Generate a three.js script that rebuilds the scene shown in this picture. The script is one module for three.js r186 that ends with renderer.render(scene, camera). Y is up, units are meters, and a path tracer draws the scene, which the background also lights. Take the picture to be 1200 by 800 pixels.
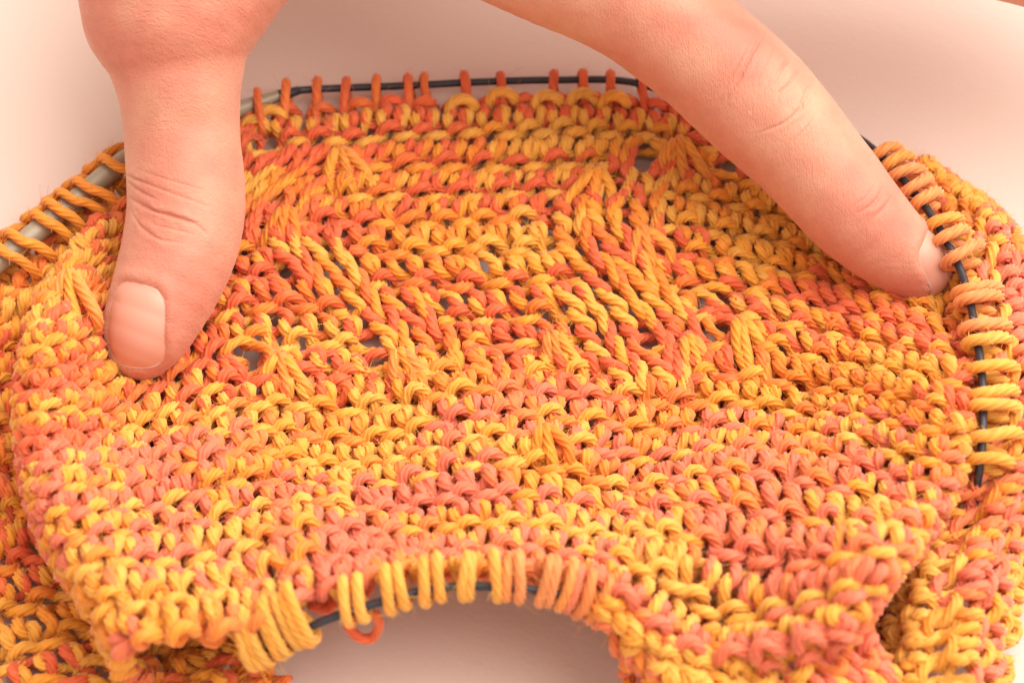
import * as THREE from 'three';
import { RectAreaLightUniformsLib } from 'three/addons/lights/RectAreaLightUniformsLib.js';

// ---------------------------------------------------------------- camera, light, exposure
RectAreaLightUniformsLib.init();
const scene = new THREE.Scene();
const PITCH = THREE.MathUtils.degToRad(62), AWAY = 0.36;
const camera = new THREE.PerspectiveCamera(16.9, 1024 / 682, 0.02, 20);
camera.position.set(0, AWAY * Math.sin(PITCH), AWAY * Math.cos(PITCH));
camera.lookAt(0, 0, 0);
camera.focus = 0.348;
camera.userData.fStop = 16;
const renderer = new THREE.WebGLRenderer();
renderer.toneMapping = THREE.LinearToneMapping;
renderer.toneMappingExposure = 1.58;
renderer.shadowMap.enabled = true;
scene.background = new THREE.Color(0.74, 0.56, 0.45);              // the pale warm room round the table

function windowLight(name, label, category, from, to, w, h, intensity, tint, glow) {
  const lamp = new THREE.Group(); lamp.name = name; lamp.userData = { label, category };
  lamp.position.set(...from); lamp.lookAt(...to); scene.add(lamp);
  const c = new THREE.Color(...tint);
  const pane = new THREE.Mesh(new THREE.PlaneGeometry(w, h), new THREE.MeshStandardMaterial({ color: 0x000000, emissive: c, emissiveIntensity: glow, roughness: 1 }));
  pane.name = 'window_pane'; lamp.add(pane);
  const rim = [];
  for (const s of [-1, 1]) {
    for (const [a, b, x, y] of [[w + 0.08, 0.04, 0, s * (h / 2 + 0.02)], [0.04, h, s * (w / 2 + 0.02), 0]]) {
      const bar = new THREE.Mesh(new THREE.BoxGeometry(a, b, 0.03), new THREE.MeshStandardMaterial({ color: 0xe8e2da, roughness: 0.6 }));
      bar.position.set(x, y, -0.016); bar.name = 'window_frame'; lamp.add(bar);
    }
  }
  const light = new THREE.RectAreaLight(c, intensity, w, h);
  light.position.set(0, 0, 0.01); light.rotation.y = Math.PI; light.name = 'window_glow'; lamp.add(light);
  return lamp;
}
windowLight('window', 'bright daylight window beyond the table giving the soft light', 'window', [0.62, 1.05, -0.36], [0, 0, 0], 1.7, 1.5, 3.1, [1.0, 0.93, 0.84], 0.9);

// ---------------------------------------------------------------- helpers (lengths in millimetres until a mesh is made)
const MM = 0.001;
function rng(seed) { let a = seed >>> 0; return () => { a = (a + 0x6d2b79f5) | 0; let t = Math.imul(a ^ (a >>> 15), 1 | a); t = (t + Math.imul(t ^ (t >>> 7), 61 | t)) ^ t; return ((t ^ (t >>> 14)) >>> 0) / 4294967296; }; }
const hash = (x, y = 0, z = 0) => { let h = Math.imul(x | 0, 374761393) ^ Math.imul(y | 0, 668265263) ^ Math.imul(z | 0, 2147483647 ^ 0x5bd1e995); h = Math.imul(h ^ (h >>> 13), 1274126177); return ((h ^ (h >>> 16)) >>> 0) / 4294967296; };
const sm = (t) => t * t * (3 - 2 * t), lerp = (a, b, t) => a + (b - a) * t, clamp = (x, a = 0, b = 1) => Math.min(b, Math.max(a, x));
function noise(x, y = 0, z = 0) {                                    // value noise in -1 .. 1
  const i = Math.floor(x), j = Math.floor(y), k = Math.floor(z), u = sm(x - i), v = sm(y - j), w = sm(z - k);
  const c = (a, b) => lerp(hash(i, j + a, k + b), hash(i + 1, j + a, k + b), u);
  return 2 * lerp(lerp(c(0, 0), c(1, 0), v), lerp(c(0, 1), c(1, 1), v), w) - 1;
}
const add = (a, b, s = 1) => [a[0] + b[0] * s, a[1] + b[1] * s, a[2] + b[2] * s], sub = (a, b) => add(a, b, -1);
const dot = (a, b) => a[0] * b[0] + a[1] * b[1] + a[2] * b[2], len = (a) => Math.hypot(a[0], a[1], a[2]);
const cross = (a, b) => [a[1] * b[2] - a[2] * b[1], a[2] * b[0] - a[0] * b[2], a[0] * b[1] - a[1] * b[0]];
const unit = (a) => { const l = len(a) || 1; return [a[0] / l, a[1] / l, a[2] / l]; };
const mix3 = (a, b, t) => [lerp(a[0], b[0], t), lerp(a[1], b[1], t), lerp(a[2], b[2], t)];
const cat = (a, b, c, d, t) => 0.5 * (2 * b + (c - a) * t + (2 * a - 5 * b + 4 * c - d) * t * t + (3 * b - a - 3 * c + d) * t * t * t);
function spline(pts, t) {                                            // Catmull-Rom through pts, t in 0 .. 1; works on rows of any width
  const n = pts.length - 1, x = clamp(t) * n, i = Math.min(n - 1, Math.floor(x)), f = x - i;
  const b = pts[i], c = pts[i + 1], a = pts[i - 1] ?? b.map((v, k) => 2 * v - c[k]), d = pts[i + 2] ?? c.map((v, k) => 2 * v - b[k]);
  return b.map((v, k) => cat(a[k], v, c[k], d[k], f));
}
function even(pts, step) {                                           // points at even distances along the spline
  const fine = []; const N = pts.length * 24;
  for (let i = 0; i <= N; i++) fine.push(spline(pts, i / N));
  const at = [0]; for (let i = 1; i <= N; i++) at.push(at[i - 1] + len(sub(fine[i], fine[i - 1])));
  const n = Math.max(2, Math.round(at[N] / step)), out = [];
  for (let k = 0, i = 0; k <= n; k++) { const s = at[N] * k / n; while (i < N - 1 && at[i + 1] < s) i++; out.push(fine[i].map((v, c) => lerp(v, fine[i + 1][c], clamp((s - at[i]) / (at[i + 1] - at[i] || 1))))); }
  return out;
}
function geometry(pos, idx, uv, col) {
  const g = new THREE.BufferGeometry();
  g.setAttribute('position', new THREE.Float32BufferAttribute(pos, 3));
  if (uv) g.setAttribute('uv', new THREE.Float32BufferAttribute(uv, 2));
  if (col) g.setAttribute('color', new THREE.Float32BufferAttribute(col, 3));
  g.setIndex(idx); g.computeVertexNormals();
  return g;
}
function part(name, geo, mat, parent, label) {
  const m = new THREE.Mesh(geo, mat); m.name = name; m.castShadow = m.receiveShadow = true; parent.add(m);
  if (label) m.userData.label = label;
  return m;
}
function texture(size, f, wrap = true) {                             // one grey channel, f(x, y) in 0 .. 1
  const d = new Uint8Array(size * size * 4);
  for (let y = 0; y < size; y++) for (let x = 0; x < size; x++) { const v = 255 * clamp(f(x, y)), o = (y * size + x) * 4; d[o] = d[o + 1] = d[o + 2] = v; d[o + 3] = 255; }
  const t = new THREE.DataTexture(d, size, size); t.magFilter = THREE.LinearFilter; t.wrapS = t.wrapT = THREE.RepeatWrapping; t.needsUpdate = true;
  return t;
}
function tile(x, y, size, cell, seed) {                              // value noise that repeats every `size`
  const n = Math.round(size / cell), a = x / cell, b = y / cell, i = Math.floor(a), j = Math.floor(b), u = sm(a - i), v = sm(b - j), h = (p, q) => hash(((p % n) + n) % n, ((q % n) + n) % n, seed);
  return lerp(lerp(h(i, j), h(i + 1, j), u), lerp(h(i, j + 1), h(i + 1, j + 1), u), v);
}

// ---------------------------------------------------------------- table
{
  const tex = texture(512, (x, y) => 0.4 * tile(x, y, 512, 16, 1) + 0.35 * tile(x, y, 512, 8, 2) + 0.25 * tile(x, y, 512, 4, 3));
  tex.repeat.set(22, 22);
  const m = new THREE.MeshStandardMaterial({ color: new THREE.Color(0.635, 0.50, 0.45), roughness: 0.75, bumpMap: tex, bumpScale: 0.00005 });
  const top = new THREE.Mesh(new THREE.BoxGeometry(1.1, 0.02, 0.9), m);
  top.position.y = -0.0105; top.name = 'tabletop'; top.userData = { kind: 'structure', label: 'pale pink smooth tabletop under the knitting' }; top.receiveShadow = true; scene.add(top);
}

// ---------------------------------------------------------------- yarn
const PLIES = 6, RADIUS = 0.93, PITCH_MM = 9.5;
const DYES = [[0.95, 0.42, 0.04], [0.93, 0.275, 0.03], [0.88, 0.165, 0.055], [0.91, 0.34, 0.07], [0.94, 0.48, 0.075]];
const CORAL = [0.88, 0.16, 0.055], ORANGE = [0.92, 0.34, 0.04], YELLOW = [0.94, 0.50, 0.09], PEACH = [0.92, 0.36, 0.12], PINK = [0.90, 0.24, 0.12];
const plain = (base, much = 1) => (s, seed) => mix3(base, DYES[0], much * clamp(0.2 + 0.5 * noise(s / 9, seed)));
function dye(s, seed) {                                              // variegated: yellow, orange and coral runs along the strand
  const x = s / 62 + seed * 17.31, n = 0.68 * noise(x, seed) + 0.32 * noise(x * 3.1 + 9, seed + 40), k = clamp(n * 1.35 + 0.39) * 2.999;
  const stops = [DYES[2], DYES[1], DYES[0], DYES[4]], i = Math.min(2, Math.floor(k)), f = k - i;
  return mix3(stops[i], stops[i + 1], f);
}
const yarnBump = texture(256, (x, y) => 0.55 * tile(x, y * 1, 256, 4, 5) + 0.45 * tile(x, y, 256, 8, 6));
yarnBump.repeat.set(1, 1);
const yarnMaterial = new THREE.MeshPhysicalMaterial({ color: 0xffffff, vertexColors: true, roughness: 1, transmission: 0.3, thickness: 0, clearcoat: 0.4, clearcoatRoughness: 0.38, sheen: 0.25, sheenColor: new THREE.Color(1, 0.75, 0.5), sheenRoughness: 0.5, specularIntensity: 0.7 });
const fibreMaterial = new THREE.MeshStandardMaterial({ color: 0xffffff, vertexColors: true, roughness: 0.8 });
// a strand: plies twisted round each other, laid along pts; colours by the length run so far
const fuzzRoots = [], fuzzLot = rng(5);
function dyeOverexposed(s, seed) { const c = dye(s, seed), pink = clamp((0.33 - c[1]) / 0.17), gold = clamp((c[1] - 0.36) / 0.12); return mix3(mix3(c, [0.90, 0.285, 0.185], 0.5 * pink), [0.95, 0.53, 0.11], 0.22 * gold); }  // overexposure painted into the yarn colour: coral pinker, yellow paler
function strand(pts, seed, start = 0, radius = RADIUS, colour = dye, ends = true) {
  const n = pts.length, R = 3 * PLIES, pos = [], idx = [], col = [];
  const tint = []; for (let k = 0; k < PLIES; k++) tint.push(0.86 + 0.2 * hash(k, seed, 77));
  let t = unit(sub(pts[1], pts[0])), a = unit(cross(t, Math.abs(t[1]) < 0.9 ? [0, 1, 0] : [1, 0, 0])), s = start, prev = pts[0];
  for (let i = 0; i < n; i++) {
    const p = pts[i], q = pts[Math.min(n - 1, i + 1)], o = pts[Math.max(0, i - 1)];
    t = unit(sub(q, o)); a = unit(add(a, t, -dot(a, t)));
    const b = cross(t, a); s += len(sub(p, prev)); prev = p;
    const turn = (s / PITCH_MM) * 2 * Math.PI, c = colour(s, seed), end = ends ? Math.min(1, 0.35 + 0.3 * Math.min(i, n - 1 - i)) : 1;
    const swell = radius * (1 + 0.07 * noise(s / 3, seed, 5)) * end;
    for (let k = 0; k < R; k++) {
      const ang = ((Math.floor(k / 3) + [0.28, 0.68, 0.98][k % 3]) / PLIES) * 2 * Math.PI - turn, ply = Math.floor(k / 3), r = swell * (k % 3 === 2 ? 0.68 : 1.0 + 0.06 * noise(s / 2.5, ply * 7, seed));
      const ca = Math.cos(ang) * r, sa = Math.sin(ang) * r, f = tint[ply] * (1 + 0.06 * noise(s * 0.8, k * 3.1, seed));
      pos.push((p[0] + a[0] * ca + b[0] * sa) * MM, (p[1] + a[1] * ca + b[1] * sa) * MM, (p[2] + a[2] * ca + b[2] * sa) * MM);
      col.push(c[0] * f, c[1] * f, c[2] * f);
    }
    if (fuzzLot() < 0.55) { const g = fuzzLot() * 2 * Math.PI, o = add([a[0] * Math.cos(g), a[1] * Math.cos(g), a[2] * Math.cos(g)], b, Math.sin(g)); fuzzRoots.push([add(p, o, radius * 0.9), o, t, c]); }
    if (i) for (let k = 0; k < R; k++) {
      const k2 = (k + 1) % R, u = (i - 1) * R, v = i * R;
      idx.push(u + k, u + k2, v + k, u + k2, v + k2, v + k);
    }
  }
  return geometry(pos, idx, null, col);
}

// ---------------------------------------------------------------- a sheet of knitting over a net of points
// pulls: places where the stitches are drawn apart (lace holes, r > 0) or together (r < 0): [x, z, reach, push]
function sheet(net, stitches, rowStep, pulls = []) {
  const S0 = (u, v) => spline(net.map((row) => spline(row, u)), v);
  const S = (u, v) => { const p = S0(u, v); p[1] += 1.2 + 2.1 * noise((p[0] + 0.7 * p[2]) / 13, (p[2] - 0.4 * p[0]) / 15, 3) * lerp(0.5, 1.5, clamp((p[2] + 15) / 45)) + 0.5 * noise(p[0] / 5, p[2] / 5, 4); return p; };
  const at = [0]; const N = 160; let p = S(0.5, 0);
  for (let i = 1; i <= N; i++) { const q = S(0.5, i / N); at.push(at[i - 1] + len(sub(q, p))); p = q; }
  const rows = Math.round(at[N] / rowStep);
  const vOf = (y) => { const s = at[N] * y / rows; if (s <= 0) return s / at[N]; let i = 0; while (i < N - 1 && at[i + 1] < s) i++; return (i + (s - at[i]) / (at[i + 1] - at[i])) / N; };
  // a fine grid of positions, evenly spaced along each row
  const NU = stitches * 3, NV = rows * 2, grid = [];
  for (let j = 0; j <= NV; j++) {
    const v = clamp(vOf(j / 2)), line = []; for (let i = 0; i <= 120; i++) line.push(S(i / 120, v));
    const l = [0]; for (let i = 1; i <= 120; i++) l.push(l[i - 1] + len(sub(line[i], line[i - 1])));
    const row = [];
    for (let i = 0, m = 0; i <= NU; i++) { const s = l[120] * i / NU; while (m < 119 && l[m + 1] < s) m++; row.push(mix3(line[m], line[m + 1], clamp((s - l[m]) / (l[m + 1] - l[m] || 1)))); }
    grid.push(row);
  }
  const normals = grid.map((row, j) => row.map((_, i) => { const a = sub(row[Math.min(NU, i + 1)], row[Math.max(0, i - 1)]), b = sub(grid[Math.min(NV, j + 1)][i], grid[Math.max(0, j - 1)][i]); const n = unit(cross(b, a)); return n; }));
  const take = (G, x, y) => {
    const a = clamp(x * 3, 0, NU - 1e-6), b = clamp(y * 2, 0, NV - 1e-6), i = Math.floor(a), j = Math.floor(b), f = a - i, g = b - j;
    return mix3(mix3(G[j][i], G[j][i + 1], f), mix3(G[j + 1][i], G[j + 1][i + 1], f), g);
  };
  return {
    rows, stitches,
    place(x, y, z) {
      let p = take(grid, x, y); const n = unit(take(normals, x, y));
      for (const [cx, cz, reach, push, lift = 0] of pulls) { const dx = p[0] - cx, dz = p[2] - cz, d = Math.hypot(dx, dz) + 1e-3, g = Math.exp(-(d * d) / (reach * reach)); if (g > 0.004) { const m = push * g * (push > 0 ? Math.min(1, d / 0.7) : Math.min(1, d / reach)); p = [p[0] + dx / d * m, p[1] + lift * g, p[2] + dz / d * m]; } }
      return add(p, n, z);
    },
  };
}
// one row of loops; side(i, j) is +1 for a knit and -1 for a purl stitch
function rowPath(sh, j, side, o) {
  const { from = 0, to = sh.stitches, per = 28, tall = 0.9, bulge = 0.2, deep = 1.0, seed = 1 } = o, pts = [];
  for (let i = from; i < to; i++) {
    const s0 = side(i, j), s1 = side(i, j - 1);
    for (let k = 0; k < per; k++) {
      const t = k / per, f = i + t;
      const m = t <= 0.5 ? t : 1 - t, purlFoot = s0 < 0 ? 1.25 : 0.8, purlHead = s1 < 0 ? 1.25 : 0.8;
      let z; // foot, lower leg, upper leg, head
      if (m < 0.16) z = lerp(-s0 * purlFoot, s0 * 1.2, sm(m / 0.16)); else if (m < 0.34) z = lerp(s0 * 1.2, s1 * 1.2, sm((m - 0.16) / 0.18)); else z = lerp(s1 * 1.2, -s1 * purlHead, sm((m - 0.34) / 0.16));
      const x = f + bulge * Math.sin(4 * Math.PI * t) + 0.10 * noise(f * 1.6, j * 1.7, seed) + 0.14 * noise(f * 0.35, j * 0.4, seed + 9);
      const size = tall * (j === sh.rows - 1 ? 0.5 : 1) * (1 + 0.16 * noise(f * 1.1 + 0.5, j * 0.9, seed + 3));
      const y = j + 0.5 + size * Math.cos(2 * Math.PI * t) - 0.13 * Math.sin(4 * Math.PI * t) + 0.16 * noise(f * 0.8, j * 1.3, seed + 5) + 0.25 * noise(f * 0.23, j * 0.3, seed + 6);
      pts.push(sh.place(x, y, deep * z + 0.35 * noise(f * 0.7, j * 0.2, seed + 7)));
    }
  }
  return pts;
}

const knitting = new THREE.Group(); knitting.name = 'knitting'; scene.add(knitting);
knitting.userData = { label: 'orange, yellow and coral lace knitting of thick cotton yarn spread open by two fingers', category: 'knitting' };
const group = (name, label) => { const g = new THREE.Group(); g.name = name; if (label) g.userData.label = label; knitting.add(g); return g; };
function knit(parent, sh, side, o = {}) {
  let run = 0;
  for (let j = o.first ?? 0; j < (o.last ?? sh.rows); j++) {
    const pts = rowPath(sh, j, side, o), g = strand(pts, (o.seed ?? 1), run, RADIUS, o.colours?.[j] ?? (o.pale !== undefined && j >= o.pale ? dyeOverexposed : dye));  // from row pale on, the bright overexposed light is in the colour
    part('yarn_row', g, yarnMaterial, parent);
    for (let i = 1; i < pts.length; i++) run += len(sub(pts[i], pts[i - 1]));
    run += 6;
  }
}
const garter = (i, j) => (j & 1 ? -1 : 1);
//@@FRONT
const frontNet = [
  [[-63.1,3,-9.1], [-67,8,-9.3], [-64.3,8,-16.7], [-56.6,5,-24.4], [-43.4,2,-39.2], [-23.2,2,-41.9], [-1.4,2,-42.9], [19.7,2,-42.9], [34.9,2,-38.5], [49.7,3,-31.3], [61.4,5,-24.8], [63.3,3,-25.1], [63.5,0,-25]],
  [[-68,2,-1.2], [-71.1,7,-1.9], [-68.6,13,-2.7], [-58.7,4,-14.7], [-42.8,2,-28.6], [-22.8,2,-30.6], [-1.4,2,-31.6], [19.4,2,-31.6], [36.7,2,-27.7], [51.3,2,-21.2], [63.4,4,-14.4], [65.4,3,-14], [65.1,0,-13.9]],
  [[-69.2,2,7], [-71.7,10,8.2], [-67.9,21,10], [-58.6,4,-3.9], [-42.9,2,-17.9], [-23.2,2,-18.9], [-1.4,2,-19], [18.8,2,-19], [37.8,2,-16.8], [52.4,2,-10.9], [64.4,6,-4], [67.1,4,-3.9], [65.6,1,-3.3]],
  [[-69.2,2,14.4], [-71.9,11,17.4], [-68.1,22,18], [-58.2,5,7.1], [-42.3,2,-6.5], [-23.1,2,-6.5], [-2,2,-6.5], [18.1,2,-6.5], [37.5,2,-5.6], [52.2,4,0], [64.3,14,9.2], [67.9,7,7.4], [66.6,2,7]],
  [[-67.8,2,22.3], [-70.7,11,25.1], [-67.1,22,25.9], [-56.5,7,16.8], [-41.4,3,7.5], [-23.1,2,5.8], [-2.4,2,5.6], [17.2,2,5.6], [36.2,3,6.1], [50.5,7,11.1], [63.1,22,21.7], [67.5,10,17.9], [66.4,2,16.1]],
  [[-64.5,2,30.7], [-68.6,11,33.3], [-65.1,22,33.6], [-53.3,11,27.1], [-39,7,19.7], [-22.6,4,19.9], [0,8,17.6], [17.4,5,19], [34,6,18.8], [47.2,11,23], [61.1,24,31.6], [65.4,11,27.6], [64.3,2,25.5]],
  [[-59.9,2,39.6], [-65.4,11,41.3], [-61.8,23,41.8], [-48.3,15,37.1], [-35.4,12,31.7], [-20.5,11,33.6], [0.6,15,31.2], [16.7,12,32.8], [30.9,13,33.2], [42.4,17,36.6], [55.4,27,42.3], [59.1,13,38.6], [58.1,3,36.4]],
  [[-53.6,2,47.7], [-59.8,11,48.8], [-56.3,25,50.3], [-42.3,19,47.2], [-30.7,18,43.3], [-17.8,18,42.6], [-0.2,20,40.8], [14.1,19,43.5], [25.6,20,46.8], [34.7,22,50.9], [48.5,30,51.8], [51.9,14,48.4], [51.1,3,46.1]],
  [[-50.3,3,57.2], [-54.4,12,59.1], [-50.5,26,60.3], [-37.3,23,58.5], [-25.6,24,53.7], [-13.8,24,49.2], [-0.9,24,48.3], [10.8,24,50.2], [19.1,25,57.1], [28.7,25,60.8], [42.4,31,60.3], [46.5,14,56.7], [45.6,3,54.6]],
];
const pulls = [[-35.4,2,-9], [-40.9,2,5.6], [-21.2,2,3.3], [21.2,2,2.6], [15.6,2,-26.5], [21.2,2,-31.9], [31.2,2,-6.1], [32.3,2,0.3], [35.2,3,5.6], [-40.3,2,-34.7], [-36,2,-22.2], [34.6,2,-30.3], [-17.8,2,-22.2], [-3.4,2,-12.7]].map((p, i) => [p[0], p[2], i > 11 ? 2.6 : 3.4, i > 11 ? 1.0 : 1.45 + 0.5 * noise(i * 5.7)]);
for (const p of [[-25.6,2,-30.3], [27.7,2,-31.9], [12.3,2,-20.6], [21.7,2,-15.1], [-35.4,2,-17.4], [-5.3,2,0.3], [6.6,2,2.6], [-35.5,3,7.5], [-15.8,2,7], [5.1,5,23.7]]) pulls.push([p[0], p[2], 4.5, -2.0, 0.9]);
const front = sheet(frontNet, 29, 2.85, pulls);
const lace = (i, j) => ((Math.abs(i - (9.0 + 0.24 * j)) < 1.1 || Math.abs(i - (20.3 - 0.18 * j)) < 1.1) && j > 1 && j < 18 && hash(i, j >> 2, 3) < 0.75 ? 1 : garter(i, j));
knit(group('front_panel', 'garter stitch panel with lace holes spread between the fingers'), front, lace, { seed: 11, pale: 20, per: 26, colours: { 0: plain(CORAL, 0.4), 1: plain(YELLOW) } });
// the folded-back layer that lies under the lower half of the panel
const innerNet = frontNet.slice(4).map((row) => row.slice(2, 11).map((p) => [p[0], Math.max(1.6, p[1] - 6.5), p[2] - 2]));
knit(group('inner_layer', 'folded inner layer of the knitting under the lower panel'), sheet(innerNet, 20, 3.5), garter, { seed: 57, per: 22 });
//@@LEFT
const leftNet = [
  [[-58,3,-30.3], [-72.3,3,-18.7], [-88.4,3,-5.1]],
  [[-56.5,4,-21.8], [-69.2,5,-13.2], [-87.2,5,-0.3]],
  [[-60.2,4,-8.5], [-71.7,6,-5.8], [-86.1,7,5.2]],
  [[-66.6,1,0.5], [-76.4,4,3.6], [-85.4,6,13.4]],
  [[-66.9,1,12.4], [-76.8,3,14.9], [-84.5,5,23]],
  [[-65.1,1,25.4], [-75.7,2,27.2], [-83.5,4,33.7]],
  [[-59.7,1,36.5], [-71.3,2,39.6], [-82,4,47.1]],
  [[-42.4,1,49.3], [-62.9,3,53.3], [-80.3,4,61.4]],
  [[-30.7,2,58.1], [-46.1,3,64.8], [-74.1,4,73.9]],
];
const left = sheet(leftNet, 5, 3.5);
knit(group('left_side', 'outer side of the knitting below the grey needle'), left, garter, { seed: 23 });
//@@RIGHT
const rightNet = [
  [[64.2,0,-30.2], [64.7,2,-30.1], [65.5,2,-31.2], [66.6,0,-32.2]],
  [[68.3,0,-17], [70.3,5,-18.5], [73.4,5,-21.6], [76.9,0,-23.7]],
  [[67.1,2,-3.5], [70,11,-5.7], [76.1,11,-9.1], [81.9,3,-11.5]],
  [[67.6,2,5.6], [69.6,13,5.5], [76,15,5.7], [84.8,3,1.6]],
  [[67.1,2,14.4], [69.2,14,16], [76,16,16.6], [84.8,3,12.5]],
  [[65,2,23], [67.3,14,25.8], [74.7,17,27.9], [83.6,3,23.7]],
  [[60.8,2,30.7], [63.6,15,34.7], [70.6,17,36.6], [79,3,36.6]],
  [[57.3,2,39], [59.3,16,42.8], [67.2,18,44.6], [74.5,3,43]],
  [[54.1,2,47.7], [56.7,16,51.3], [64.6,18,53.6], [72.4,3,51.2]],
  [[51.1,2,55.6], [54.4,16,61.2], [62.6,18,62.3], [70,3,59.1]],
  [[48.1,2,63.3], [51.9,16,70.4], [60.6,18,71], [67.9,3,68]],
];
const turnNet = (net) => net[0].map((_, c) => net.map((row) => row[c]));
const right = sheet(turnNet(rightNet), 17, 3.7);
knit(group('right_side', 'folded right edge of the knitting along the cable'), right, garter, { seed: 37, pale: 0 });

const cornerNet = [
  [[8.4,23,50.8], [16.9,24,55.1], [26.7,24,56.7], [38.2,25,55.9], [47.2,20,52.7]],
  [[11.7,21,54], [19.2,22,59.7], [28.9,22,62.1], [40.3,24,61.6], [51.8,18,57.6]],
  [[14.5,15,57.1], [22.2,18,63.8], [31.3,19,66.5], [42.8,20,66.3], [54.3,14,63]],
  [[16.2,9,63.1], [23.5,12,69], [33.8,14,72.1], [45.3,15,72.4], [57,9,69.3]],
];
knit(group('lower_corner', 'crumpled corner of the knitting hanging below the cable'), sheet(cornerNet, 9, 3.4), garter, { seed: 43, pale: 0 });
const peaks = new Map();                                              // how high the front panel stands, on a grid of 2 mm
for (let j = 0; j < front.rows * 2; j++) for (let i = 0; i < front.stitches * 3; i++) { const p = front.place(i / 3, j / 2, 0.9), k = Math.round(p[0] / 2) * 1000 + Math.round(p[2] / 2); peaks.set(k, Math.max(peaks.get(k) ?? -9, p[1])); }
const over = (x, z) => { let m = 0; for (let a = -1; a <= 1; a++) for (let b = -1; b <= 1; b++) m = Math.max(m, (peaks.get((Math.round(x / 2) + a) * 1000 + Math.round(z / 2) + b)) ?? 0); return m; };
const plainTone = (tone) => (s, seed) => mix3(tone ? DYES[1] : DYES[3], DYES[0], clamp(0.5 + 0.8 * noise(s / 9, seed)));
// stitches drawn together in the lace, and yarn that runs long across it
const fans = group('lace_stitches', 'gathered and elongated stitches of the lace pattern');
let twig = 300;
for (const [x, z, w, h, lean, tone] of [[[-27.5,5,-31.9], 5.2, 5.6, 1.5, 0], [[27.2,5,-34.1], 6.2, 7.0, 0.5, 0], [[13.7,5,-27.6], 5.8, 6.4, -2.0, 1], [[-35.9,5,-20.4], 4.5, 6.0, -1.0, 1], [[20.9,5,-16.4], 5.0, 5.0, 1.5, 0], [[-35.2,6,6.9], 5.0, 4.6, 1.0, 0], [[6.6,5,1.5], 3.6, 4.0, 1.2, 0], [[-66,17,-0.4], 4.8, 6.6, 0.8, 0], [[27.6,5,2.7], 3.6, 8.5, 1.8, 0], [[35.6,5,0.4], 2.4, 9.5, 2.0, 0], [[-17,6,5.4], 4.0, 5.0, 2.5, 0], [[5.1,9,22.7], 4.0, 4.0, 1.0, 1]].map(([p, ...r]) => [p[0], p[2], ...r, p[1]])) {
  const y = over(x, z) - 0.5;
  for (const f of [-1, 0, 1]) {
    const e = [x + lean + f * w * 0.62, y - 0.6, z + h * (1 - 0.12 * Math.abs(f))], a = [x + f * 0.9, y + 0.2, z + 0.4 * Math.abs(f)];
    part('gathered_stitch', strand(even([add(a, [0.3, -2.4, -1.2]), add(a, [0, 0.9, -0.4]), add(mix3(a, e, 0.5), [f * 0.5 + 0.6 * noise(twig * 3.3), 0.8 + 0.3 * noise(twig * 1.7), 0]), add(e, [0.6 * noise(twig * 7.7), 0.0, 0.5 * noise(twig * 5.3)]), add(e, [f * 0.4, -2.2, 0.9])], 0.42), twig++, 9 * twig, RADIUS, plainTone(tone)), yarnMaterial, fans);
  }
}
//@@LOOPS
const loops = group('loop_edge', 'row of loops carried by the needle');
// a loop hooked over the needle: c on its axis, d towards the fabric, n up, R axis to axis, reach how far it runs down the fabric
function hook(c, d, n, along, R, reach, seed, slant, colour, deep = 1, thick = 0.98) {
  const wob = [0, 1, 2].map((i) => 0.3 * (hash(seed, i, 9) - 0.5)); reach *= 0.92 + 0.2 * hash(seed, 4); slant += 1.5 * (hash(seed, 5) - 0.5);
  const k = (dd, nn, s) => [0, 1, 2].map((i) => c[i] + d[i] * dd + n[i] * nn + along[i] * s);
  const pts = even([k(reach + 0.8, -0.9 * R, slant * 1.2), k(reach, 0.1 * R, slant), k(reach * 0.62, R * 0.75, slant * 0.6), k(0.55 * R, R * 0.98, slant * 0.15), k(-0.45 * R, R * 0.88, wob[0]), k(-(1.0 + wob[1]) * R, 0, -0.1 + wob[0]), k(-0.5 * R, -0.95 * R * deep, -0.2), k(reach * 0.5, -1.0 * R * deep, 0.7 + wob[2] * 2), k(reach * 0.9, -0.8 * R * deep, 1.3 + wob[2] * 4)], 0.42);
  part('stitch_loop', strand(pts, seed, 30 * hash(seed), RADIUS * thick, colour), yarnMaterial, loops);
}

let lot = 100;
for (const [c, slant] of [[[-41.5,5,-42], 0.3], [[-37,4,-44.5], 0.4], [[-32.1,3,-45.6], 0.5], [[-27.3,3,-45.6], 0.3], [[-22.4,3,-45.9], 0.6], [[-17,3,-46.1], -0.3], [[-14.5,3,-46.4], 0.5], [[-7.7,3,-46.7], 0], [[-1.8,3,-46.7], 0.2], [[7,3,-47.1], -0.2], [[11.7,3,-47.1], 0.2], [[16.3,3,-46.9], 0.2], [[21.4,3,-46.6], 0.3], [[26.7,3,-44.9], 0.3], [[32.2,3,-42], 0.3]]) {
  hook(c, [0, -0.12, 0.99], [0, 1, 0.1], [1, 0, 0], 1.5, 5.4, lot++, slant, plain(CORAL, 0.5), 1, 0.76 + 0.12 * hash(lot));
}
for (const c of [[-8.2,4.4,-42.1], [-1.7,4.4,-43.6], [5.7,4.4,-42.9], [11.5,4.4,-43.3], [16.6,4.4,-42.8], [-39.5,4.4,-40.1], [-42.1,4.4,-38.1]]) {
  part('purl_bump', strand(even([[-2.0, -2.8, 1.9], [-2.1, -0.9, 1.3], [-1.2, 0.3, 0.2], [0.5, 0.5, -0.1], [1.9, 0.0, 0.5], [2.5, -1.7, 1.0]].map((q) => add(c, q)), 0.42), lot++, 30 * hash(lot), RADIUS, plain(YELLOW)), yarnMaterial, loops);
}
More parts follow.
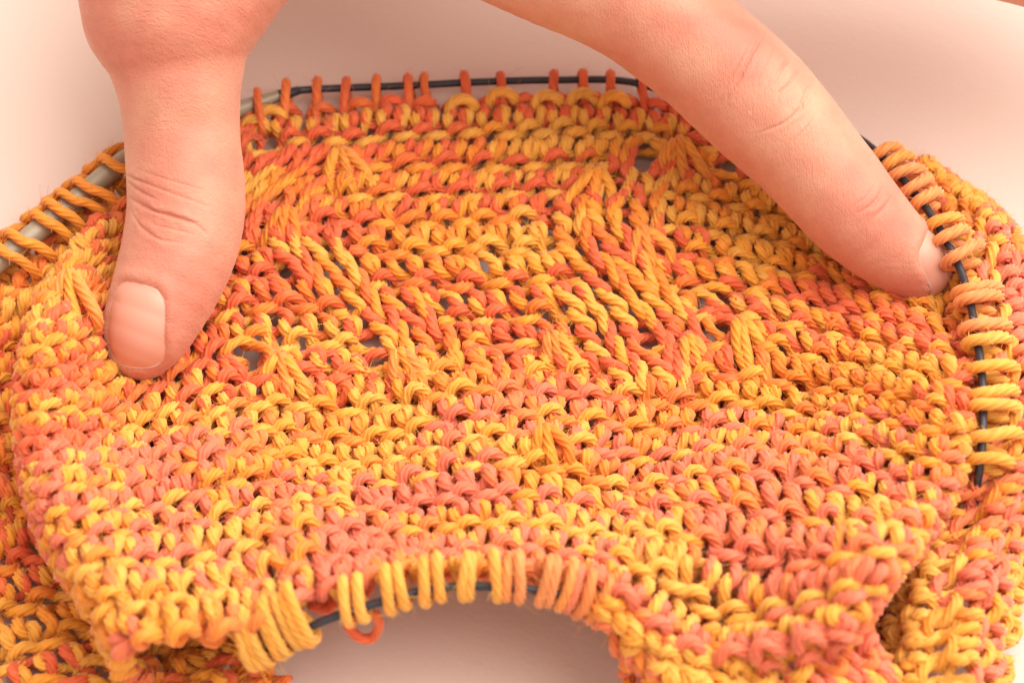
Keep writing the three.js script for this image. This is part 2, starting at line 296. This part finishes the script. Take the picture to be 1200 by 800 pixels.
{ // over the grey needle
  const a = [-80.9,9,-8.1], b = [-61,9,-28.1], t = unit(sub(b, a)), d = unit(cross([0, 1, 0], t)), dd = d[2] > 0 ? d : d.map((v) => -v);
  for (const f of [0.09, 0.2, 0.38, 0.48, 0.57, 0.68, 0.88]) hook(mix3(a, b, f), dd, [0, 1, 0], t, 2.65, 4.6, lot++, 2.0, plain(ORANGE), 1, 0.86);
  const edge = []; for (let i = 0; i <= 90; i++) { const f = i / 90, w = f * 46; edge.push(add(add(add(mix3(a, b, f * 1.1 - 0.05), dd, -3.6 + 0.7 * Math.sin(w)), t, 1.0 * Math.sin(2 * w)), [0, 1, 0], -2.2 + 0.8 * Math.cos(w))); }
  part('edge_strand', strand(even(edge, 0.42), 61, 0, RADIUS, plain(ORANGE)), yarnMaterial, loops);
  const edge2 = edge.map((p, i) => add(add(p, [0, -1.4, 0]), dd, 0.6 * Math.cos(i * 0.7)));
  part('edge_strand', strand(even(edge2, 0.42), 62, 0, RADIUS, plain(CORAL)), yarnMaterial, loops);
}
//@@CABLE
const cablePath = [[-37.1,4,-43.9], [-34.8,3.4,-45], [-28.1,3,-45.7], [-16.9,3,-46.2], [-5.6,3,-46.9], [7,3,-47.3], [19.7,3,-46.9], [32.2,3,-42.2], [46.1,3,-40.9], [55.1,6,-34.6], [60.3,9,-26.7], [61.6,11.5,-22.4], [64.9,13.5,-14.9], [67,14.5,-8.5], [68.5,15.5,-2], [68.6,18.5,7], [68.3,21,16.8], [67.4,22,25.5], [66.7,20,31.3], [65.7,13,37.5], [59.7,10,49.5], [45.7,10,58.4], [29.7,14,59.9], [16.5,20,55.2], [8.2,24,52.7], [2.6,25,51.7], [-4.7,25,51.2], [-11.1,25,51.6], [-18.6,25,53.7], [-25.8,24,55.9], [-30.8,22,57.8], [-36.8,20,59.8]];
const cable = even(cablePath, 1.0);
const nearest = (px) => { let k = 1, m = 1e9; cable.forEach((p, i) => { const d = len(sub(p, px)); if (d < m && i > 0 && i < cable.length - 1) { m = d; k = i; } }); return [cable[k], unit(sub(cable[k + 1], cable[k - 1]))]; };
{
  let q = 0;
  for (const px of [[59.1,8,-29.1], [60.4,9,-26.5], [61.2,11,-23.8], [62.9,12,-20], [64.2,12,-17.7], [66.1,13,-12.5], [66.7,14,-9.6], [67.7,15,-5.7], [68.5,16,0.5], [68.8,16,2.3], [69.1,17,9], [69.2,17,12], [68.8,18,16.6], [68.5,18,21.4], [68.2,18,23], [67.6,18,27.1], [67.4,17,28.2]]) {
    const [c, t] = nearest(px), d = unit(add(cross(t, [0, 1, 0]), [0, -0.12, 0])), s = d[0] > 0 ? d : d.map((v) => -v);
    hook(c, s, [0, 1, 0], t, 1.7, q < 7 ? 3.2 : 4.2, lot++, q < 7 ? -0.4 : -0.9, plain(q < 11 ? PEACH : YELLOW), 0.8); q++;
  }
  q = 0;
  for (const px of [[-36.3,21,60.1], [-35.2,21,59.6], [-33.8,22,59.4], [-32.6,22,58.7], [-31.3,23,58.5], [-30.2,23,57.8], [-28.9,23,57.1], [-27.6,24,56.9], [-22.8,24,54.8], [-20,25,54.2], [-17.1,25,53.2], [-14.9,25,52.6], [-12,25,51.8], [-10.1,25,51.4], [-7.3,25,51.2], [-5.7,25,51.2], [-2.3,25,51.3], [-0.7,25,51.4], [0.8,25,51.7], [3.7,25,52.3], [5.2,25,52.8], [6.5,24,52.8], [8,24,53.4], [9.5,23,53.6], [11,23,54.4], [12.5,22,54.7], [13.9,22,55.5]]) {
    const [c, t] = nearest(px), up = unit(cross(t, [0, 0.5, 0.87])), d = up[1] - up[2] > 0 ? up : up.map((v) => -v);
    hook(c, d, [0, 0.7, 0.71], t, 1.6 + 0.35 * hash(q, 3), q < 8 ? 6.2 : 4.6, lot++, -1.1 + 0.07 * q, plain(q < 17 ? YELLOW : q < 22 ? PEACH : PINK), 1.15, 0.86); q++;
  }
}
{ // loose fibres standing off the yarn
  const pos = [], idx = [], col = [];
  for (const [p, o, t, c] of fuzzRoots) {
    if (p[1] < 0.5) continue;
    const l = 1.0 + 2.6 * fuzzLot() ** 2, bend = [fuzzLot() - 0.5, fuzzLot() - 0.5, fuzzLot() - 0.5], way = unit(add(add(o, t, 2.4 * (fuzzLot() - 0.5)), bend, 0.8)), base = pos.length / 3, s1 = unit(cross(way, t)), s2 = cross(way, s1);
    for (let i = 0; i < 4; i++) { const f = i / 3, q = add(add(p, way, l * f), add(bend, o, -0.5), l * 0.9 * f * f), r = 0.042 * (1 - 0.6 * f); for (let k = 0; k < 3; k++) { const g = k * 2.0944, w = add(add(q, s1, r * Math.cos(g)), s2, r * Math.sin(g)); pos.push(w[0] * MM, w[1] * MM, w[2] * MM); col.push(c[0], c[1] * 1.1, c[2] * 1.2); } }
    for (let i = 0; i < 3; i++) for (let k = 0; k < 3; k++) { const u = base + i * 3 + k, u2 = base + i * 3 + (k + 1) % 3; idx.push(u, u2, u + 3, u2, u2 + 3, u + 3); }
  }
  part('yarn_fuzz', geometry(pos, idx, null, col), fibreMaterial, knitting).userData.kind = 'stuff';
  console.log('fibres', fuzzRoots.length);
}
part('yarn_tail', strand(even([[-22.5,21,54], [-22.5,18,54.6], [-20.9,16,55.3], [-19.3,16,55.1], [-18.4,19,54.2], [-19,22,53.6]], 0.42), 71, 0, RADIUS * 0.85, plain(CORAL, 0.4)), yarnMaterial, loops, 'coral loop of yarn hanging below the cable');
function pipe(pts, radius, mat, name, parent, sides = 18) {          // smooth round rod, radius(f) along it
  const pos = [], idx = []; let a = null;
  pts.forEach((p, i) => {
    const t = unit(sub(pts[Math.min(pts.length - 1, i + 1)], pts[Math.max(0, i - 1)])); a = a ? unit(add(a, t, -dot(a, t))) : unit(cross(t, [0, 1, 0.01])); const b = cross(t, a), r = radius(i / (pts.length - 1));
    for (let k = 0; k < sides; k++) { const g = k / sides * 2 * Math.PI, c = Math.cos(g) * r, s = Math.sin(g) * r; pos.push(...[0, 1, 2].map((m) => (p[m] + a[m] * c + b[m] * s) * MM)); }
    if (i) for (let k = 0; k < sides; k++) { const u = (i - 1) * sides, v = i * sides, k2 = (k + 1) % sides; idx.push(u + k, u + k2, v + k, u + k2, v + k2, v + k); }
  });
  for (const [o, flip] of [[0, false], [(pts.length - 1) * sides, true]]) for (let k = 1; k < sides - 1; k++) idx.push(...(flip ? [o, o + k, o + k + 1] : [o, o + k + 1, o + k]));
  return part(name, geometry(pos, idx), mat, parent);
}
{
  const t = new THREE.Group(); t.name = 'circular_needle'; scene.add(t);
  t.userData = { label: 'circular knitting needle, grey shaft and thin black cable, carrying the loops', category: 'knitting needle' };
  const grey = new THREE.MeshStandardMaterial({ color: new THREE.Color(0.31, 0.265, 0.195), roughness: 0.44, metalness: 0.15 });
  const black = new THREE.MeshStandardMaterial({ color: new THREE.Color(0.022, 0.022, 0.03), roughness: 0.4 });
  const shaft = even([[-90.1,9,0.6], [-80.9,9,-8.1], [-71,9,-18], [-61.2,8.4,-28.5], [-51.6,7,-35.9], [-43.1,5,-40.8], [-37.1,4,-43.9]], 1);
  pipe(shaft, (f) => 1.72 * (f > 0.8 ? lerp(1, 0.55, sm((f - 0.8) / 0.2)) : 1), grey, 'needle_shaft', t);
  pipe(cable, () => 0.62, black, 'cable', t);
  pipe(even([[-38.3,4.3,-43.3], [-36.7,4,-44], [-35.1,3.5,-44.9]], 0.6), (f) => lerp(1.0, 0.72, f), black, 'joint', t);
}
//@@HAND
{
  const chains = [];
  const chain = (pts, radii, k) => { const n = 40, c = []; const rr = radii.map((r) => [r]); for (let i = 0; i <= n; i++) c.push([...spline(pts, i / n), spline(rr, i / n)[0]]); chains.push({ c, k }); return c; };
  const thumb = chain([[-56.3,10,6], [-54.5,12.5,2.6], [-51.1,15,-6.7], [-49.9,17,-14.6], [-50.7,21,-24.5], [-51,25,-30.4], [-51.4,27,-34.6], [-51.8,29.5,-38.4], [-51.8,32,-43.4], [-46.1,36,-57], [-32.3,38,-75.7]], [5.4, 7.2, 8.6, 9.0, 8.9, 9.4, 10.4, 11.8, 14.6, 18, 19], 3);
  const index = chain([[63,9,-8.1], [59.3,11,-10], [52.9,15,-14.3], [45.3,19,-22.6], [37.4,23,-29.7], [28.3,26,-37.7], [17.8,30,-44.6], [5.2,35,-49.6], [-5.2,38,-55.4]], [5.2, 6.3, 7.6, 8.4, 9.4, 9.3, 9.8, 11.2, 13], 3);
  chain([[108.4,26,-40.1], [91.8,32,-45.4], [71.8,36,-49.8], [45.5,40,-53.8], [15.6,42,-58.8]], [6, 7.2, 7.8, 8.6, 11], 3);
  chain([[104.6,28,-55], [84.6,36,-58.7], [62.8,42,-62.1], [36.6,44,-65.4], [13.1,44,-68.8]], [5.5, 7, 7.6, 8.4, 11], 3);
  chain([[84.8,30,-73.9], [64.5,38,-75.7], [42.6,43,-78.2], [16,44,-80.8]], [5, 6.2, 6.8, 10], 3);
  chain([[-32.3,38,-75.7], [-15.8,40,-63.8], [0,40,-62.1]], [19, 15, 13], 6);
  chain([[-26.9,40,-79.2], [-8,42,-75.7], [13.3,42,-72.2]], [20, 17, 12], 6);
  chain([[-16.8,48,-126.8], [-16.3,46,-98.6], [-10.7,44,-82.6]], [22, 20, 18], 6);
  const balls = new Map();                                            // runs of four links with a ball round each, so that far ones are skipped
  const near = (c, p) => {                                           // distance to one chain
    if (!balls.has(c)) { const l = []; for (let i = 0; i < c.length - 1; i += 4) { const q = c.slice(i, i + 5), m = [0, 1, 2].map((k) => q.reduce((x, y) => x + y[k], 0) / q.length); l.push([i, Math.min(c.length - 1, i + 4), ...m, Math.max(...q.map((y) => len(sub(y, m)) + y[3]))]); } balls.set(c, l); }
    let best = 1e9;
    for (const [i0, i1, mx, my, mz, mr] of balls.get(c)) {
      if (Math.hypot(p[0] - mx, p[1] - my, p[2] - mz) - mr > best) continue;
      for (let i = i0; i < i1; i++) {
        const a = c[i], b = c[i + 1], x = b[0] - a[0], y = b[1] - a[1], z = b[2] - a[2], u = p[0] - a[0], v = p[1] - a[1], w = p[2] - a[2], t = clamp((x * u + y * v + z * w) / (x * x + y * y + z * z + 1e-9)), e = u - x * t, f = v - y * t, g = w - z * t, d = Math.sqrt(e * e + f * f + g * g) - (a[3] + (b[3] - a[3]) * t);
        if (d < best) best = d;
      }
    }
    return best;
  };
  const boxes = chains.map(({ c }) => { const lo = [1e9, 1e9, 1e9], hi = [-1e9, -1e9, -1e9]; for (const q of c) for (let k = 0; k < 3; k++) { lo[k] = Math.min(lo[k], q[k] - q[3]); hi[k] = Math.max(hi[k], q[k] + q[3]); } return [lo, hi]; });
  const smin = (a, b, k) => { const h = Math.max(k - Math.abs(a - b), 0) / k; return Math.min(a, b) - h * h * k * 0.25; };
  const base = (p) => {
    let d = 1e9;
    chains.forEach(({ c, k }, i) => {
      const [lo, hi] = boxes[i], o = Math.hypot(Math.max(lo[0] - p[0], 0, p[0] - hi[0]), Math.max(lo[1] - p[1], 0, p[1] - hi[1]), Math.max(lo[2] - p[2], 0, p[2] - hi[2]));
      if (o > 14 || o > d + 12) return;
      d = smin(d, near(c, p), i ? 9 : 3);
    });
    return d;
  };
  const down = (q) => { let p = [q[0], q[1], q[2]]; const eye = [0, AWAY * Math.sin(PITCH) * 1000, AWAY * Math.cos(PITCH) * 1000], dir = unit(sub(p, eye)); p = add(p, dir, -45); for (let i = 0; i < 80; i++) { const d = base(p); if (d < 0.01) break; p = add(p, dir, Math.min(d, 6) * 0.9); } return p; };
  // creases: lines over the skin, [points, depth, width]
  const creases = [
    [[[-59,20,-18.1], [-55.7,20,-16.6], [-51.1,20,-14.6], [-46,20,-12.5]], 0.30, 0.27], [[[-58.7,20,-16.9], [-56.5,20,-15.2], [-53.9,20,-13.7]], 0.24, 0.25], [[[-58.1,20,-14], [-54.5,20,-11.9], [-51,20,-10.7], [-47.9,20,-9.5], [-46,20,-7.7]], 0.40, 0.3], [[[-57.7,20,-11.6], [-55.9,20,-8.9], [-53.1,20,-6.8], [-49.8,20,-6.2]], 0.22, 0.3], [[[-53,20,-11.6], [-49.8,20,-10.4], [-46.9,20,-9.5]], 0.12, 0.22], [[[-57.4,20,-19.2], [-52,20,-17.1], [-47,20,-15.5]], 0.10, 0.25], [[[-54.7,20,-9.5], [-51.5,20,-8.6], [-48.1,20,-7.7]], 0.12, 0.25],
    [[[39.3,25,-41.1], [37.2,25,-37.2], [36,25,-34.7], [34.3,25,-31.2], [32.1,25,-27.4]], 0.26, 0.26], [[[43.6,25,-37.9], [41.6,25,-34.4], [39.8,25,-31.2], [36.4,25,-26.5]], 0.38, 0.3], [[[44.7,25,-35], [42.7,25,-31.8], [41,25,-29.9], [40.6,25,-28.1]], 0.22, 0.24], [[[46.5,25,-32.8], [44.6,25,-28.4], [44,25,-26.8], [41.3,25,-24.3], [37.5,25,-22.5]], 0.28, 0.28], [[[47.1,25,-26.8], [44.8,25,-23.4], [42.6,25,-20.9]], 0.14, 0.25], [[[40.7,25,-38.8], [39.2,25,-35.3], [37.5,25,-31.8]], 0.12, 0.25], [[[37.1,25,-39.5], [35,25,-35.6], [33,25,-31.8]], 0.08, 0.25],
    [[[57,18,-17.1], [55.5,18,-14.6], [53,18,-12.5]], 0.26, 0.32], [[[58.2,18,-15.6], [56.5,18,-13.1], [54.8,18,-11.6]], 0.18, 0.3], [[[56,18,-18], [54,18,-15.3], [52.1,18,-13.7]], 0.10, 0.25],
  ].map(([pts, depth, width]) => { const l = even(pts.map(down), 0.11).map(down), lo = [1e9, 1e9, 1e9], hi = [-1e9, -1e9, -1e9]; for (const q of l) for (let k = 0; k < 3; k++) { lo[k] = Math.min(lo[k], q[k]); hi[k] = Math.max(hi[k], q[k]); } return { l, depth, width, lo, hi }; });
  // nails: a frame on the finger, half width, half length
  const nailAt = (px, tipwards, side, hw, hl) => { const p = down(px), e = 0.3, n = unit([base(add(p, [e, 0, 0])) - base(add(p, [-e, 0, 0])), base(add(p, [0, e, 0])) - base(add(p, [0, -e, 0])), base(add(p, [0, 0, e])) - base(add(p, [0, 0, -e]))]); let t = sub(tipwards[0], tipwards[1]); t = unit(add(t, n, -dot(t, n))); return { p, n, t, s: cross(t, n), hw, hl }; };
  const nails = [nailAt([-56.2,20,8.5], [[-58.4,10,9.7], [-55,10,-3.6]], 0, 4.7, 6.6), nailAt([66.6,13,-6.7], [[63,9,-8.1], [52.9,15,-14.3]], 0, 4.0, 5.6)];
  const shape = ({ hw, hl }, a, b) => Math.pow(Math.pow(Math.abs(a / hl), 3.2) + Math.pow(Math.abs(b / hw), 3.2), 1 / 3.2);   // 1 on the outline
  const crease = (p) => {                                            // how deep the skin is folded in at p, and how near a fold is
    let deep = 0, nearBy = 9;
    for (const c of creases) {
      if (p[0] < c.lo[0] - 2 || p[0] > c.hi[0] + 2 || p[1] < c.lo[1] - 2 || p[1] > c.hi[1] + 2 || p[2] < c.lo[2] - 2 || p[2] > c.hi[2] + 2) continue;
      const n = c.l.length, to = (i) => Math.hypot(c.l[i][0] - p[0], c.l[i][1] - p[1], c.l[i][2] - p[2]); let m = 1e9, at = 0; for (let i = 0; i < n; i += 12) { const e = to(i); if (e < m) { m = e; at = i; } }
      if (m > 3.5) continue;
      for (let i = Math.max(0, at - 12); i < Math.min(n, at + 13); i++) { const e = to(i); if (e < m) { m = e; at = i; } }
      const f = at / (n - 1), w = c.width * (0.8 + 0.3 * noise(p[0] * 0.9, p[2] * 0.9)), g = Math.sin(Math.PI * clamp(0.06 + 0.88 * f)); nearBy = Math.min(nearBy, m);
      deep += c.depth * g * (Math.exp(-m * m / (w * w)) - 0.3 * Math.exp(-((m - 3.0 * w) ** 2) / (w * w * 5)));
    }
    return [deep, nearBy];
  };
  const skin = (p) => {
    let d = base(p);
    if (Math.abs(d) > 2.5) return d;
    for (const nl of nails) {
      const r = sub(p, nl.p), up = dot(r, nl.n); if (up < -7) continue;
      const a = dot(r, nl.t), b = dot(r, nl.s), q = shape(nl, a, b), e = (q - 1) * nl.hw;
      if (Math.abs(e) < 2.2 || q < 1) { const tip = clamp((a - nl.hl * 0.5) / (nl.hl * 0.5)); d += 0.32 * (1 - sm(clamp((e + 0.2) / 0.5))) - 0.28 * Math.exp(-((e - 0.75) ** 2) / 0.5) * (1 - tip); }
    }
    d += 0.10 * noise(p[0] / 5, p[1] / 5, p[2] / 5) + 0.035 * noise(p[0] / 1.6, p[1] / 1.6, p[2] / 1.6);
    return d;
  };
  // surface nets in blocks: fine cells only where the skin passes
  const CELL = 0.6, B = 8, verts = [], tris = [], ids = new Map(), lo = [-92, 0, -170], hi = [150, 84, 30], nx = [0, 1, 2].map((k) => Math.ceil((hi[k] - lo[k]) / CELL / B));
  const val = new Map(), key = (i, j, k) => (i * 2048 + j) * 2048 + k;
  const F = (i, j, k) => { const q = key(i, j, k); let v = val.get(q); if (v === undefined) { v = skin([lo[0] + i * CELL, lo[1] + j * CELL, lo[2] + k * CELL]); val.set(q, v); } return v; };
  const live = [];
  for (let x = 0; x < nx[0]; x++) for (let y = 0; y < nx[1]; y++) for (let z = 0; z < nx[2]; z++) {
    const c = [lo[0] + (x + 0.5) * B * CELL, lo[1] + (y + 0.5) * B * CELL, lo[2] + (z + 0.5) * B * CELL];
    if (Math.abs(base(c)) < B * CELL * 0.87 + 0.7) live.push([x * B, y * B, z * B]);
  }
  const E = [[0, 1], [0, 2], [0, 4], [1, 3], [1, 5], [2, 3], [2, 6], [3, 7], [4, 5], [4, 6], [5, 7], [6, 7]];
  for (const [x0, y0, z0] of live) for (let i = x0; i < x0 + B; i++) for (let j = y0; j < y0 + B; j++) for (let k = z0; k < z0 + B; k++) {
    const v = []; let m = 0; for (let c = 0; c < 8; c++) { v[c] = F(i + (c & 1), j + ((c >> 1) & 1), k + (c >> 2)); if (v[c] < 0) m |= 1 << c; }
    if (m === 0 || m === 255) continue;
    let n = 0, s = [0, 0, 0]; for (const [a, b] of E) if ((v[a] < 0) !== (v[b] < 0)) { const t = v[a] / (v[a] - v[b]); n++; for (let q = 0; q < 3; q++) s[q] += lerp((a >> q) & 1, (b >> q) & 1, t); }
    ids.set(key(i, j, k), verts.length); verts.push([lo[0] + (i + s[0] / n) * CELL, lo[1] + (j + s[1] / n) * CELL, lo[2] + (k + s[2] / n) * CELL]);
  }
  for (const [x0, y0, z0] of live) for (let i = x0; i < x0 + B; i++) for (let j = y0; j < y0 + B; j++) for (let k = z0; k < z0 + B; k++) {
    const a = F(i, j, k) < 0;
    for (const [dx, o] of [[[1, 0, 0], [[0, 0, 0], [0, -1, 0], [0, -1, -1], [0, 0, -1]]], [[0, 1, 0], [[0, 0, 0], [0, 0, -1], [-1, 0, -1], [-1, 0, 0]]], [[0, 0, 1], [[0, 0, 0], [-1, 0, 0], [-1, -1, 0], [0, -1, 0]]]]) {
      const b = F(i + dx[0], j + dx[1], k + dx[2]) < 0; if (a === b) continue;
      const q = o.map(([u, v, w]) => ids.get(key(i + u, j + v, k + w))); if (q.some((x) => x === undefined)) continue;
      if (a) tris.push(q[0], q[1], q[2], q[0], q[2], q[3]); else tris.push(q[0], q[2], q[1], q[0], q[3], q[2]);
    }
  }
  // uv: round and along the finger, in tiles of 13 mm
  const lengths = [thumb, index].map((c) => c.reduce((l, q, i) => { l.push(i ? l[i - 1] + len(sub(q, c[i - 1])) : 0); return l; }, []));
  const wrap = (p) => {                                              // the thumb runs along z and the finger along x, so their axes are looked up by those
    const d = [thumb, index].map((c) => near(c, p)), w = d[0] < d[1] ? 0 : 1, c = [thumb, index][w], k = w ? 0 : 2, up0 = c[0][k] > c[c.length - 1][k];
    if (Math.min(...d) > 8) return [(p[0] + 0.6 * p[1]) / 13, (p[2] - 0.5 * p[1]) / 13];
    let i = 1; while (i < c.length - 2 && (up0 ? c[i][k] > p[k] : c[i][k] < p[k])) i++;
    const f = clamp((p[k] - c[i - 1][k]) / (c[i][k] - c[i - 1][k] || 1), -4, 4), m = c[i - 1].map((v, q) => lerp(v, c[i][q], f)), t = unit(sub(c[Math.min(c.length - 1, i + 3)], c[Math.max(0, i - 3)])), r = sub(p, m), side = unit(cross(t, [0, 1, 0])), up = cross(side, t);
    return [Math.atan2(dot(r, side), dot(r, up)) * 9 / 13, lerp(lengths[w][i - 1], lengths[w][i], f) / 13];
  };
  // finer faces round the folds, then the folds themselves
  const facesOf = () => { const n = verts.map(() => [0, 0, 0]); for (let i = 0; i < tris.length; i += 3) { const [a, b, c] = [verts[tris[i]], verts[tris[i + 1]], verts[tris[i + 2]]], m = cross(sub(b, a), sub(c, a)); for (let k = 0; k < 3; k++) { const q = n[tris[i + k]]; q[0] += m[0]; q[1] += m[1]; q[2] += m[2]; } } return n.map(unit); };
  for (let pass = 0; pass < 2; pass++) {
    const reach = [1.5, 0.9][pass], close = verts.map((p) => crease(p)[1] < reach), mids = new Map(), out = [];
    const mid = (a, b) => { if (!close[a] && !close[b]) return -1; const k = a < b ? a * 4194304 + b : b * 4194304 + a; let m = mids.get(k); if (m === undefined) { m = verts.length; verts.push(mix3(verts[a], verts[b], 0.5)); mids.set(k, m); } return m; };
    for (let i = 0; i < tris.length; i += 3) {
      const v = [tris[i], tris[i + 1], tris[i + 2]], e = [mid(v[0], v[1]), mid(v[1], v[2]), mid(v[2], v[0])], n = e.filter((x) => x >= 0).length;
      if (n === 0) out.push(...v);
      else if (n === 3) out.push(v[0], e[0], e[2], v[1], e[1], e[0], v[2], e[2], e[1], e[0], e[1], e[2]);
      else { const o = n === 2 ? (e.findIndex((x) => x < 0) + 2) % 3 : e.findIndex((x) => x >= 0), a = v[o], b = v[(o + 1) % 3], c = v[(o + 2) % 3], ea = e[o], ec = e[(o + 2) % 3], eb = e[(o + 1) % 3];
        if (n === 2) out.push(a, ea, ec, ea, b, c, ea, c, ec); else out.push(a, ea, c, ea, b, c); }
    }
    tris.length = 0; for (const x of out) tris.push(x);
  }
  { const n = facesOf(); verts.forEach((p, i) => { const d = crease(p)[0]; if (d) verts[i] = add(p, n[i], -d); }); }
  const pos = [], uv = [], col = [], flush = [[[39.4,30,-30.9], 11], [[55.5,20,-11.3], 8], [[63.7,10,-5.1], 9], [[-52.9,36,-31.3], 13], [[-51.1,24,-10.4], 9], [[-52.1,16,8.5], 10]];   // where the blood shows: knuckles, tips, ball of the thumb
  for (const p of verts) {
    pos.push(p[0] * MM, p[1] * MM, p[2] * MM); uv.push(...wrap(p));
    let warm = 0; for (const [q, r] of flush) { const e = sub(p, q); warm += Math.exp(-dot(e, e) / (r * r)); }
    const red = clamp(0.32 + 0.5 * Math.min(1, warm) + 0.55 * noise(p[0] / 9, p[1] / 9, p[2] / 9) + 0.25 * noise(p[0] / 3.2, p[1] / 3.2, p[2] / 3.2));
    const c = mix3([0.625, 0.345, 0.232], [0.55, 0.20, 0.14], red), f = 1 + 0.05 * noise(p[0] / 0.9, p[1] / 0.9, p[2] / 0.9);
    col.push(c[0] * f, c[1] * f, c[2] * f);
  }
  const relief = texture(512, (x, y) => { const a = tile(x, y, 512, 8, 11), b = tile(x, y, 512, 16, 12), c = Math.abs(tile(x + y, y - x, 512, 8, 13) - 0.5) * 2; const l = tile(x * 0.25, y, 512, 8, 14); return 0.34 * a + 0.18 * b + 0.22 * c + 0.26 * l; });
  const skinMaterial = new THREE.MeshPhysicalMaterial({ color: 0xffffff, vertexColors: true, roughness: 1, transmission: 0.1, thickness: 0, clearcoat: 0.45, clearcoatRoughness: 0.42, bumpMap: relief, bumpScale: 0.00014, specularIntensity: 0.8, sheen: 0.3, sheenColor: new THREE.Color(1, 0.6, 0.45), sheenRoughness: 0.6 });
  const g = geometry(pos, tris, uv, col);
  const hand = part('hand', g, skinMaterial, scene);
  hand.userData = { label: 'bare hand spreading the knitting open with thumb and index finger', category: 'hand' };
  const nailMaterial = new THREE.MeshPhysicalMaterial({ color: new THREE.Color(0.58, 0.285, 0.215), roughness: 0.42, clearcoat: 0.08, clearcoatRoughness: 0.5 });
  for (const nl of nails) {
    const NA = 34, NB = 26, top = [], pp = [], ii = [];
    for (const lift of [0.2, -0.7]) for (let i = 0; i <= NA; i++) for (let j = 0; j <= NB; j++) {
      let a = (i / NA) * 2 - 1, b = (j / NB) * 2 - 1; const m = Math.max(Math.abs(a), Math.abs(b)) || 1, e = Math.pow(Math.pow(Math.abs(a), 3.2) + Math.pow(Math.abs(b), 3.2), 1 / 3.2) || 1; a *= m / e; b *= m / e;
      let p = add(add(add(nl.p, nl.t, a * nl.hl), nl.s, b * nl.hw), nl.n, 1); for (let s = 0; s < 25; s++) p = add(p, nl.n, -clamp(base(p), -3, 3) * 0.8);
      const edge = Math.max(Math.abs(a), Math.abs(b));
      p = add(p, nl.n, lift - 0.10 - 0.28 * Math.pow(Math.max(Math.abs((i / NA) * 2 - 1), Math.abs((j / NB) * 2 - 1)), 6)); pp.push(p[0] * MM, p[1] * MM, p[2] * MM);
    }
    const per = (NA + 1) * (NB + 1), id = (i, j, l) => l * per + i * (NB + 1) + j;
    for (let i = 0; i < NA; i++) for (let j = 0; j < NB; j++) for (const l of [0, 1]) { const q = [id(i, j, l), id(i + 1, j, l), id(i + 1, j + 1, l), id(i, j + 1, l)]; ii.push(...(l ? [q[0], q[2], q[1], q[0], q[3], q[2]] : [q[0], q[1], q[2], q[0], q[2], q[3]])); }
    for (let i = 0; i < NA; i++) for (const j of [0, NB]) ii.push(id(i, j, 0), id(i, j, 1), id(i + 1, j, 0), id(i + 1, j, 0), id(i, j, 1), id(i + 1, j, 1));
    for (let j = 0; j < NB; j++) for (const i of [0, NA]) ii.push(id(i, j, 0), id(i, j + 1, 0), id(i, j, 1), id(i, j + 1, 0), id(i, j + 1, 1), id(i, j, 1));
    part('fingernail', geometry(pp, ii), nailMaterial, hand);
  }
  console.log('hand', verts.length, tris.length / 3, live.length);
}
let total = 0; scene.traverse((o) => { if (o.isMesh) total += o.geometry.index ? o.geometry.index.count / 3 : 0; });
console.log('triangles', Math.round(total), 'rows', front.rows, left.rows, right.rows);
renderer.render(scene, camera);
